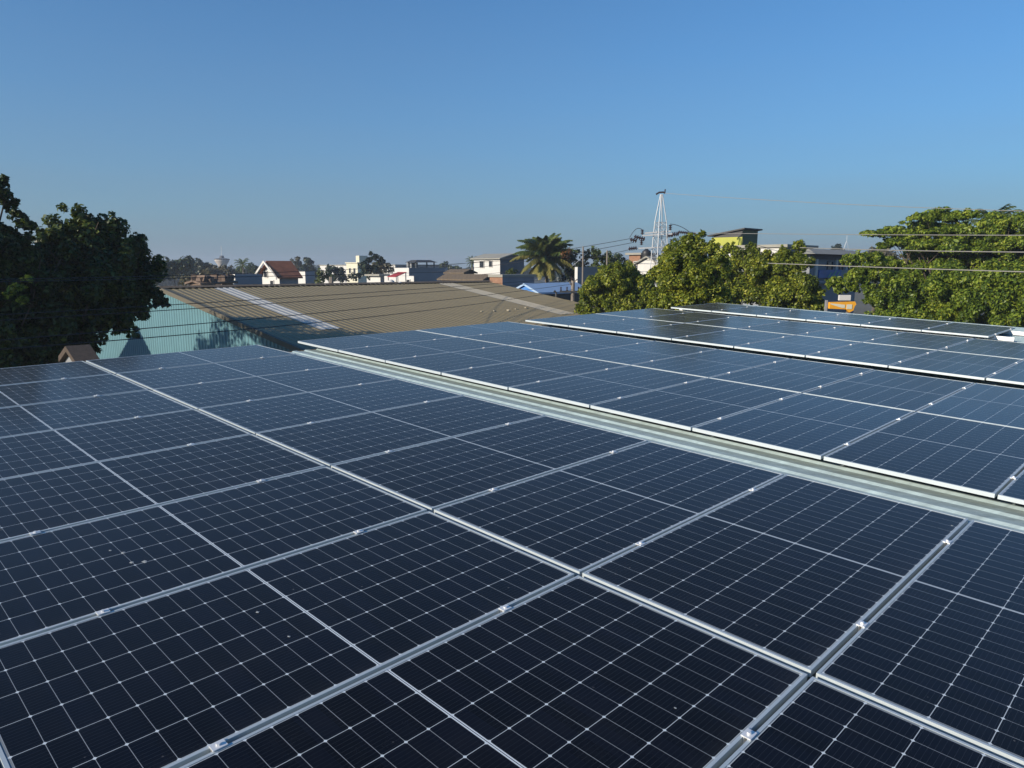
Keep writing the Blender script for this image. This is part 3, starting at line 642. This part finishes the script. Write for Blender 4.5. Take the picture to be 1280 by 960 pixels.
tree('shade_tree', 'bright yellow green leaves added as the sunlit patch of the left tree', 19, [(22, 360, 8), (10, 368, 8), (36, 350, 6), (28, 376, 7)], L_ALM, .10, 260, seed=5, trunk=.04, tx=10, limbs=False)  # brighter leaf patch added to give the left tree its sunlit bits
# right: hedge trees behind the panels
tree('bushy_tree', 'low rounded light green tree beside the utility pole', 33, [(752, 356, 24), (778, 352, 26, .3), (745, 376, 20), (802, 358, 22, .5), (770, 382, 24), (800, 384, 22), (735, 366, 12), (760, 340, 12), (785, 338, 9), (728, 385, 10), (815, 345, 8, .6), (740, 398, 18), (775, 402, 22), (810, 402, 20), (788, 368, 18, .6), (815, 372, 14, .5)],
     L_BUSH, .125, 420, seed=11, sub=22, subr=.36, trunk=.13, group='bright green trees behind the panels')
tree('bushy_tree', 'tallest bright green tree with a single sprig on top', 24.6, [(848, 320, 24), (872, 312, 20, .2), (838, 345, 26), (870, 345, 30), (893, 335, 22), (850, 378, 28), (885, 372, 26), (828, 370, 16), (878, 293, 5), (860, 300, 9), (890, 310, 10), (838, 315, 10), (818, 385, 12), (840, 402, 24), (880, 402, 24), (862, 362, 22, .8), (850, 340, 18, .8)],
     L_BUSH, .10, 620, seed=12, sub=22, subr=.36, trunk=.15, group='bright green trees behind the panels')
tree('bushy_tree', 'broad yellowish green tree between tallest tree and grey building', 35, [(930, 330, 24), (958, 340, 26, .2), (985, 335, 22), (1001, 328, 14), (935, 362, 28), (970, 370, 28), (1000, 362, 22), (905, 345, 18), (912, 312, 9), (940, 312, 8), (1000, 310, 9), (905, 378, 20), (1012, 378, 14), (1022, 384, 10), (1024, 366, 8), (960, 318, 7), (980, 316, 8), (920, 400, 22), (960, 402, 26), (1000, 398, 24), (950, 350, 22, .9), (985, 355, 22, .9), (912, 352, 18, .8), (895, 395, 16)],
     L_BUSH, .13, 400, seed=13, sub=22, subr=.36, trunk=.15, group='bright green trees behind the panels')
tree('almond_tree', 'wide tiered tree with flat leaf layers at right edge', 42, [(1090, 293, 14, 0, .45), (1120, 290, 18, .2, .4), (1150, 276, 18, 0, .5), (1180, 272, 20, .3, .5), (1205, 271, 16, 0, .5), (1165, 287, 22, .3, .5), (1205, 292, 24, 0, .5), (1245, 285, 24, .3, .6), (1275, 282, 22, 0, .8), (1120, 304, 18, 0, .5), (1150, 308, 26, .2, .45), (1195, 310, 28, 0, .45), (1240, 308, 28, .2, .5), (1285, 308, 30, 0, .6), (1110, 330, 22, .8, .4), (1150, 335, 26, 1., .4), (1210, 330, 30, 1.2, .6), (1270, 335, 36, 1.2, .7), (1170, 322, 30, 1.6, .5), (1230, 322, 34, 1.6, .5), (1120, 340, 26, 1.6, .5), (1180, 345, 36, 1.8, .6), (1250, 350, 40, 1.8, .6), (1225, 300, 26, .6, .5), (1140, 296, 20, .4, .45), (1185, 300, 22, .6, .5), (1280, 300, 24, .8, .6)],
     L_ALM, .17, 290, seed=21, sub=20, subr=.36, trunk=.14, tx=1200, cat='tree')
tree('leafy_shrub', 'dense lower green shrubs under the tiered tree', 35, [(1060, 327, 9), (1076, 323, 10), (1092, 326, 14), (1072, 345, 14), (1056, 352, 9), (1042, 357, 9), (1050, 362, 8), (1066, 360, 8), (1084, 362, 10), (1086, 378, 8), (1100, 345, 18), (1104, 372, 18), (1130, 358, 24), (1130, 385, 22), (1165, 365, 26), (1175, 392, 24), (1200, 355, 20), (1215, 380, 28), (1250, 360, 26), (1260, 390, 26), (1290, 370, 34), (1235, 345, 14), (1270, 345, 16), (1240, 405, 18), (1275, 412, 20), (1040, 352, 6), (1097, 388, 12), (1118, 402, 22), (1150, 408, 24), (1200, 415, 26), (1240, 430, 26), (1290, 430, 30), (1115, 370, 20, .8), (1155, 380, 24, .9), (1205, 372, 24, .9), (1250, 375, 26, 1.), (1280, 395, 28, .9), (1185, 350, 22, .9)],
     L_ALM, .14, 330, seed=22, sub=20, subr=.36, trunk=.05, tx=1180, cat='shrub')
# mid distance trees: (name, label, d, blobs, material)
tree('leafy_tree', 'dark mixed tree with orange leaves right of the coconut palm', 62, [(715, 325, 14), (735, 322, 13), (725, 340, 16), (712, 345, 12)], L_FARD, .3, 60, seed=31, trunk=.2)
tree('leafy_tree', 'orange tinged crown against the right side of the coconut palm', 59, [(706, 320, 7), (712, 315, 5)], L_ORG, .25, 60, seed=32, trunk=.1)
tree('leafy_tree', 'yellow green tree left of the pylon wires', 60, [(742, 318, 10), (755, 325, 12), (765, 335, 12), (745, 335, 12)], L_YEL, .28, 60, seed=33, trunk=.2)
tree('leafy_tree', 'green tree just left of the brick building', 64, [(772, 325, 9), (781, 332, 10), (770, 340, 12)], L_FAR, .28, 60, seed=34, trunk=.2)
tree('leafy_tree', 'small bright shrub before the shade-greyed side of the white house', 60, [(640, 341, 7), (634, 345, 5)], L_YEL, .25, 60, seed=35, trunk=.1, cat='shrub')
tree('leafy_tree', 'rounded green treetop nearest the dark left tree', 120, [(215, 338, 16), (232, 334, 14), (205, 345, 14)], L_FAR, .55, 26, seed=36, trunk=.3)
tree('leafy_tree', 'dark green treetop left of the water tower', 150, [(248, 337, 13), (260, 340, 10), (240, 345, 12)], L_FARD, .6, 26, seed=37, trunk=.3)
tree('leafy_tree', 'pale olive treetop right below the water tower', 140, [(266, 340, 9), (282, 339, 9), (272, 345, 9), (288, 343, 7)], L_DRY, .55, 26, seed=38, trunk=.3)
tree('leafy_tree', 'greyish bare looking brush before the rusty sheds', 70, [(240, 351, 9), (258, 348, 10), (226, 352, 10)], L_DRY, .3, 30, seed=39, trunk=.15, cat='brush')
tree('leafy_tree', 'green tree behind the shade-coloured wall', 160, [(298, 340, 8), (315, 337, 8), (322, 342, 8)], L_FAR, .6, 26, seed=40, trunk=.3)
tree('conifer_tree', 'paler of two tall trees behind the orange tiled house', 170, [(371, 330, 7), (369, 338, 8), (365, 344, 7), (372, 324, 4)], L_DRY, .6, 30, seed=41, trunk=.3)
tree('leafy_tree', 'darker of two tall trees behind the orange tiled house', 165, [(385, 327, 7), (383, 336, 9), (390, 342, 8), (380, 345, 7)], L_FARD, .6, 30, seed=42, trunk=.3)
tree('leafy_tree', 'bright green low tree in the centre of the left skyline', 85, [(402, 343, 7), (410, 347, 8), (400, 351, 7)], L_YEL, .35, 36, seed=43, trunk=.2)
tree('leafy_tree', 'dark domed tree left of the cream building', 130, [(414, 338, 8), (424, 342, 9), (430, 348, 8), (418, 348, 9)], L_FARD, .5, 30, seed=44, trunk=.3)
tree('leafy_tree', 'dark leafy tree under the cream building', 100, [(446, 346, 8), (456, 340, 8), (462, 346, 8)], L_FARD, .4, 30, seed=45, trunk=.25)
tree('leafy_tree', 'brownish tree left of the white walled block', 110, [(474, 332, 9), (484, 336, 9), (478, 342, 9), (468, 340, 8)], L_DRY, .45, 32, seed=46, trunk=.25)
tree('leafy_tree', 'low green tree above the long shade-greyed side wall', 180, [(556, 334, 7), (566, 336, 6), (574, 337, 6)], L_FAR, .6, 26, seed=47, trunk=.3)
tree('leafy_tree', 'far tree seen over the grey roof right of the banner building', 190, [(1047, 308, 4), (1043, 312, 5), (1050, 313, 4)], L_FARD, .5, 40, seed=48, trunk=.25)
tree('leafy_tree', 'pale distant tree left of the tiered tree', 120, [(1092, 316, 7), (1103, 315, 8), (1083, 319, 6), (1112, 322, 9)], L_DRY, .45, 36, seed=49, trunk=.25)
# trees just outside the left edge whose shade falls on the olive roof
def offtree(x, y, z, r, lab, seed):
    ra = random.Random(seed); root = empty('shade_tree', (x, y, 0), lab, 'tree')
    bl = [(ra.uniform(-1, 1) * r * .6, ra.uniform(-1, 1) * r * .6, z + ra.uniform(-.6, .35) * r, r * .55, r * .55, r * .5) for i in range(9)]
    me, nq = leaves_mesh(bl, 45, .2, seed); me.materials.append(L_DARK); TOT[0] += nq
    o = bpy.data.objects.new('crown', me); C.objects.link(o); o.parent = root
    MB().tube([(x, y, 0), (x + .1, y, z - r * .3)], [.22, .14], 8).build('trunk', M_BARK, root, True)
offtree(-18.3, 17.9, 9.15, 2.25, 'dark spreading tree left of the picture edge beside the warehouse', 51)
offtree(-22.6, 18.2, 9.6, 2.5, 'dark spreading tree farther left of the picture edge beside the warehouse', 54)
offtree(-19.0, 13.6, 9.2, 2.8, 'dark spreading tree left of the picture edge near the panels', 52)
offtree(-21.5, 10.0, 9.0, 2.8, 'dark spreading tree far outside the left edge near the factory', 53)
# neighbour's gabled house just outside the left edge: its shade is the dark triangle on the teal wall
nh = empty('house', (-25.0, 27.3, 0), 'gabled neighbour house outside the left edge beside the teal wall', 'house')
sx = Vector((-.848, -.53, 0)); px_ = Vector((.53, -.848, 0)); A0 = Vector((-23.3, 28.4, 0))
for q in (A0, A0 + sx * 6):
    MB().add([q - px_ * 3.2, q + px_ * 3.2, q + px_ * 3.2 + Zh * 5.6, q + Zh * 7.8, q - px_ * 3.2 + Zh * 5.6], [(0, 1, 2, 3, 4)]).build('wall', M_WHITE, nh)
for sg in (-1, 1):
    q = A0 + px_ * 3.2 * sg; MB().add([q, q + sx * 6, q + sx * 6 + Zh * 5.6, q + Zh * 5.6], [(0, 1, 2, 3)]).build('wall', M_WHITE, nh)
    q = A0 - sx * .3 + Zh * 7.85; MB().prism([q, q + px_ * sg * 3.45 - Zh * 2.37, q + px_ * sg * 3.45 - Zh * 2.25, q + Zh * .12], sx * 6.6).build('roof', M_TILE, nh)

# palms
def palm(name, label, x, y, d, L_, nf, seed, matf=L_PALM, old=None, trunk=.17, leafw=.05, cat='palm tree', nleaf=34, lw=.5, group=None, droop=9.5):
    ra = random.Random(seed); c = at(x, y, d); root = empty(name, (c.x, c.y, 0), label, cat, group)
    MB().tube([(c.x + .5, c.y, 0), (c.x + .3, c.y, c.z * .4), (c.x, c.y, c.z)], [trunk * 1.4, trunk, trunk * .8], 9).build('trunk', M_PBARK, root, True)
    for i in range(nf):
        az = i * 2.399 + ra.uniform(-.2, .2); q = i / nf
        el = R(84 - 128 * q ** 1.15 + ra.uniform(-8, 8)); L1 = L_ * ra.uniform(.85, 1.1) * (.8 + .2 * math.sin(q * 3.1))
        hv = Vector((math.cos(az), math.sin(az), 0)); pts = []; p = Vector(c); a = el; n = 10
        for k in range(n + 1):
            pts.append(p.copy()); p = p + (hv * math.cos(a) + Zh * math.sin(a)) * (L1 / n); a -= R(droop + 4 * (1 - q)) * (k / n + .3)
        m = MB(); m.tube(pts, [.035 * (1 - .8 * k / n) * L_ / 3 for k in range(n + 1)], 4, False)
        for k in range(nleaf):
            t = .12 + .88 * k / nleaf; fi = t * n; i0 = min(n - 1, int(fi)); b = pts[i0].lerp(pts[i0 + 1], fi - i0); tg = (pts[i0 + 1] - pts[i0]).normalized()
            sd2 = tg.cross(Zh); sd2 = sd2.normalized() if sd2.length > .05 else hv.cross(Zh)
            ll = L_ * lw * .5 * (math.sin(math.pi * min(1, t * .9 + .08)) * .8 + .2)
            for s in (-1, 1):
                dr = (sd2 * s * .8 + tg * .55 - Zh * ra.uniform(.35, .9)).normalized(); e = b + dr * ll * ra.uniform(.8, 1.1); w = tg * leafw * L_ / 3
                m.add([b - w, b + w, e], [(0, 1, 2)])
        mm = old if (old and q > .62) else matf
        m.build('frond', mm, root)
    return root
palm('coconut_palm', 'large coconut palm with yellowed lower fronds beside the white house', 682, 322, 62, 3.0, 60, 61, old=L_PALMY, leafw=.10, nleaf=48, droop=6.5, lw=.46)
palm('coconut_palm', 'small far coconut palm left of the two storey white house', 590, 327, 115, 1.5, 16, 62, leafw=.06, nleaf=20)
palm('coconut_palm', 'far coconut palm left of the orange tiled house', 303, 331, 125, 1.9, 16, 63, leafw=.06, nleaf=20)
tree('leafy_tree', 'ragged dark tree standing tallest right of the far cream building', 100, [(462, 326, 6), (470, 322, 6), (457, 333, 8), (477, 328, 6), (466, 337, 8), (464, 318, 3)], L_FARD, .5, 30, seed=64, trunk=.25)
palm('coconut_palm', 'light green palm tuft rising behind the tiered tree', 1243, 284, 52, 2.2, 24, 65, leafw=.05, nleaf=24, matf=L_YEL)
# far wood on the horizon: one mass
rg = random.Random(9); bl = []
for i in range(230):
    az = R(-60 + 125 * i / 230 + rg.uniform(-.6, .6)); d = rg.uniform(260, 620); r = rg.uniform(5, 9)
    bl.append((math.sin(az) * d, math.cos(az) * d, rg.uniform(2.0, 5.5), r * 1.6, r * 1.6, r * .62))
me, nq = leaves_mesh(bl, .9, 2.1, 77, sub=9); me.materials.append(L_FARD); o = bpy.data.objects.new('far_wood', me); C.objects.link(o)
tag(o, 'dark green far-off wood along the horizon', 'wood', kind='stuff')

# ------------------------------------------------------------------ pylon, poles, cables
def strut(m, a, b, w=.05): m.tube([a, b], w, 4)
PD = 54; pc = gp(824, PD); pyl = empty('lattice_pylon', (pc.x, pc.y, 0), 'white lattice steel power pylon with brown insulators above the trees', 'pylon')
zt = zat(824, 243, PD)
def pw(z):                                    # half width of the pylon at a height
    z1 = zat(824, 278, PD)
    if z > z1: return .05 + (zt - z) / (zt - z1) * .25
    return .30 + (z1 - z) * .05
Mp = frameM(Vector((pc.x, pc.y, 0)), Vector((math.cos(.35), math.sin(.35), 0)), Vector((-math.sin(.35), math.cos(.35), 0)))
cs = [(-1, -1), (1, -1), (1, 1), (-1, 1)]
zz = [0, 1.6, 3.1, 4.5, 5.7, 6.8, 7.8] + [zat(824, q, PD) for q in (322, 309, 296, 284, 278)] + [zat(824, q, PD) for q in (262, 250)] + [zt]
zz = sorted(zz)
for s in cs:
    m = MB(); m.tube([Mp @ Vector((s[0] * pw(z), s[1] * pw(z), z)) for z in zz], .033, 4); m.build('leg', M_STEEL, pyl)
m = MB()
for i in range(len(zz) - 4):
    for j in range(4):
        s, t = cs[j], cs[(j + 1) % 4]; z0, z1 = zz[i], zz[i + 1]
        A = lambda q, z: Mp @ Vector((q[0] * pw(z), q[1] * pw(z), z))
        strut(m, A(s, z0), A(t, z1), .013); strut(m, A(t, z0), A(s, z1), .013); strut(m, A(s, z1), A(t, z1), .014)
m.build('brace', M_STEEL, pyl)
def insul(p, ax_, n=4, r=.10, L_=.42):
    m = MB(); ax_ = ax_.normalized(); pts = []; rs = []
    for i in range(n * 4 + 1):
        pts.append(p + ax_ * (L_ * i / (n * 4))); rs.append(r if i % 4 in (1, 2) else r * .35)
    m.tube(pts, rs, 9); return m
for (y, x0, x1) in ((293, 803, 846), (309, 797, 850), (290, 806, 838)):
    m = MB(); a = at(x0, y + 1.5, PD); b = at(x1, y - 1.0, PD); m.box(-.5 * (b - a).length, .5 * (b - a).length, -.05, .05, -.05, .05, frameM((a + b) / 2, (b - a).normalized(), Vector((0, 1, 0)), Zh))
    m.build('crossarm', M_STEEL, pyl)
for (x, y, dx, dz, n_, r_, l_) in [(803, 287, 0, -1, 3, .13, .36), (802, 300, 0, -1, 3, .13, .36), (838, 281, 0, -1, 3, .13, .38), (839, 299, 0, -1, 3, .12, .36), (806, 299, -1, .25, 5, .16, .8), (796, 301, -1, .2, 3, .16, .5), (796, 310, -1, -.1, 4, .15, .6), (834, 295, 1, .1, 3, .13, .4), (840, 293, 1, .1, 4, .17, .5), (848, 290, 1, -.1, 9, .12, 1.25)]:
    insul(at(x, y, PD), Vector((dx, 0, dz)), n_, r_, l_).build('insulator', M_INSUL, pyl)
m = MB(); tp = at(824, 242, PD); m.tube([tp + Vector((-.22, 0, -.05)), tp + Vector((0, 0, .08)), tp + Vector((.3, 0, .1)), tp + Vector((.42, 0, .02))], .06, 6); m.tube([tp + Vector((.4, 0, .05)), tp + Vector((.42, 0, .3))], .045, 6)
m.build('top_bracket', M_INSUL, pyl)
for (xa, ya, xb, yb, sag) in ((796, 297, 838, 280, -.35),):
    m = MB(); A, B = at(787, 297, PD), at(803, 287, PD); pts = [A + (B - A) * t + Zh * (.32 * math.sin(math.pi * t)) for t in [i / 8 for i in range(9)]]; m.tube(pts, .02, 4); m.build('jumper_wire', M_WIRE, pyl)
    m = MB(); A, B = at(838, 280, PD), at(862, 290, PD); pts = [A + (B - A) * t + Zh * (.12 * math.sin(math.pi * t)) for t in [i / 8 for i in range(9)]]; m.tube(pts, .02, 4); m.build('jumper_wire', M_WIRE, pyl)
# utility pole with crossarm, right of the olive roof
UD = 40; pc = gp(716.5, UD); up_ = empty('utility_pole', (pc.x, pc.y, 0), 'weathered concrete utility pole with a low crossarm beside the blue roof', 'pole')
zt = zat(716.5, 348, UD); MB().tube([(pc.x, pc.y, 0), (pc.x, pc.y, zt)], [.15, .10], 8).build('mast', M_CONC, up_)
zc = zat(716, 364.5, UD); m = MB(); m.box(-.72, .5, -.05, .05, zc - .05, zc + .05, Matrix.Translation((pc.x, pc.y - .1, 0))); m.build('crossarm', M_DARK, up_)
for dx in (-.66, -.33, .3): insul(Vector((pc.x + dx, pc.y - .1, zc + .05)), Zh, 2, .055, .22).build('insulator', M_INSUL, up_)
insul(Vector((pc.x - .05, pc.y - .1, zt - .1)), Vector((-.3, 0, 1)), 2, .07, .22).build('insulator', M_INSUL, up_)
m = MB(); m.tube([(pc.x, pc.y, zt - .25), (pc.x + .22, pc.y - .1, zt - .05)], .035, 5); m.tube([(pc.x, pc.y, zt - .5), (pc.x - .2, pc.y - .1, zt - .2)], .035, 5); m.build('bracket', M_CONC, up_)
q = gp(695.5, 40.5); p2 = empty('utility_pole', (q.x, q.y, 0), 'short dark post with a drooping head left of the utility pole', 'pole')
MB().tube([(q.x, q.y, 0), (q.x, q.y, zat(695, 366, 40.5)), (q.x - .12, q.y, zat(695, 363.5, 40.5))], [.07, .06, .07], 7).build('mast', M_DARK, p2)
for (x, y, d, lab) in ((728.5, 308, 50, 'thin grey street pole before the dark mixed tree'), (758.5, 313, 50, 'thin grey street pole with lamp arm by the yellow green tree')):
    q = gp(x, d); p3 = empty('street_pole', (q.x, q.y, 0), lab, 'pole', 'thin poles behind the green tree')
    z = zat(x, y, d); MB().tube([(q.x, q.y, 0), (q.x, q.y, z)], [.08, .05], 7).build('mast', M_CONC, p3)
    MB().tube([(q.x, q.y, z - .7), (q.x - .7 if x < 740 else q.x + .3, q.y, z - 1.3)], .015, 5).build('stay', M_STEEL, p3)
q = gp(413.5, 60); p3 = empty('street_pole', (q.x, q.y, 0), 'short pale post before the bright green low tree at left', 'post'); MB().tube([(q.x, q.y, 0), (q.x, q.y, zat(413, 346, 60))], .17, 6).build('mast', M_CONC, p3)
m = MB(); q = gp(1056, 150); z0 = zat(1056, 312, 150); an = empty('antenna_mast', (q.x, q.y, 0), 'tiny lattice antenna mast on the right skyline', 'antenna')
m.tube([(q.x - .6, q.y, 0), (q.x - .5, q.y, z0), (q.x, q.y, z0 + 1.6), (q.x, q.y, z0 + 2.6)], .03, 4); m.tube([(q.x + .6, q.y, 0), (q.x + .5, q.y, z0), (q.x, q.y, z0 + 1.6)], .03, 4); m.build('mast', M_STEEL, an)
def cable(label, pts, r, m_, group=None):
    """smooth hanging cable through three or more points (pixel x, y, distance)"""
    P3 = [at(*p) for p in pts]; out = []
    n = len(P3)
    ts = [0]
    for i in range(1, n): ts.append(ts[-1] + (P3[i] - P3[i - 1]).length)
    for k in range(41):
        t = ts[-1] * k / 40; v = Vector((0, 0, 0))
        i = max(1, min(n - 2, next((j for j in range(n) if ts[j] >= t), n - 1) - 0)) if n > 2 else 0
        if n == 2: v = P3[0].lerp(P3[1], t / ts[-1])
        else:
            ids = (i - 1, i, i + 1)
            for a in ids:
                w = 1
                for b in ids:
                    if b != a: w *= (t - ts[b]) / (ts[a] - ts[b])
                v += P3[a] * w
        out.append(v)
    m = MB(); m.tube(out, r, 5)
    tag(m.build('power_cable', m_), label, 'cable', group)
GL = 'dark cables crossing in front of the olive roof'
DL = [(-60, 13.5), (190, 16.5), (480, 24), (716, 39.8)]
def lw(label, ys, r=.011): cable(label, [(x, y, d) for (x, d), y in zip(DL, ys)][::1] if False else [(DL[0][0], ys[0], DL[0][1]), (DL[1][0] + 140, ys[1], 19.2), (DL[3][0], ys[2], DL[3][1])], r * .75, M_WIRE, GL)
lw('dark cable highest of four across the olive roof', (397, 374.0, 347))
lw('dark cable second highest of four across the olive roof', (404, 380.0, 350))
lw('dark cable third of four crossing the teal wall and olive roof', (430, 397.5, 355), .013)
lw('dark cable lowest of four crossing the teal wall and olive roof', (441, 409.5, 362), .013)
cable('thin dark cable over the dark tree and ridge, upper of two', [(-40, 350, 14), (330, 341, 22), (716, 320, 45)], .008, M_WIRE, 'thin cables over the olive ridge')
cable('thin dark cable over the dark tree and ridge, lower of two', [(-40, 353, 14), (330, 345.5, 22), (560, 340, 36)], .008, M_WIRE, 'thin cables over the olive ridge')
cable('upper dark cable running from left sky to the pylon', [(490, 337, 90), (640, 322, 68), (789, 298, PD)], .02, M_WIRE, 'cables reaching the pylon')
cable('middle dark cable running to the pylon', [(540, 340, 82), (660, 326, 66), (792, 303, PD)], .02, M_WIRE, 'cables reaching the pylon')
cable('lower dark cable running to the pylon', [(600, 343, 76), (700, 330, 62), (787, 312, PD)], .018, M_WIRE, 'cables reaching the pylon')
cable('thin cable from the pylon top falling gently to the right edge', [(831, 241.5, PD), (1050, 255, 42), (1340, 265.5, 32)], .013, M_WIREL)
cable('thin cable level with the yellow green roof running right', [(868, 291, PD), (1040, 293, 40), (1340, 294.2, 28)], .016, M_WIREL, 'pale cables at right')
cable('pale thick cable across the middle of the tiered tree', [(1000, 309.5, 26), (1150, 313.5, 21), (1340, 315.5, 17)], .012, M_WIREL, 'pale cables at right')
cable('pale thick cable lowest across the green shrubs at right', [(960, 329, 22), (1140, 335.5, 18.5), (1340, 341.5, 16)], .011, M_WIREL, 'pale cables at right')
for o in list(bpy.data.objects):
    if '_local' in o: del o['_local']
print('leaves', TOT[0])

# ------------------------------------------------------------------ haze
m = bpy.data.materials.new('haze'); m.use_nodes = True; N = m.node_tree.nodes; N.remove(N['Principled BSDF'])
v = N.new('ShaderNodeVolumePrincipled'); v.inputs['Color'].default_value = (.80, .88, 1, 1); v.inputs['Density'].default_value = .0007; v.inputs['Anisotropy'].default_value = .2
m.node_tree.links.new(v.outputs[0], N['Material Output'].inputs['Volume'])
hb = MB().box(-760, 760, -300, 760, -1.2, 18).build('haze', m)
tag(hb, 'thin pale haze over the town', 'haze', kind='stuff')
SC.cycles.volume_bounces = 0
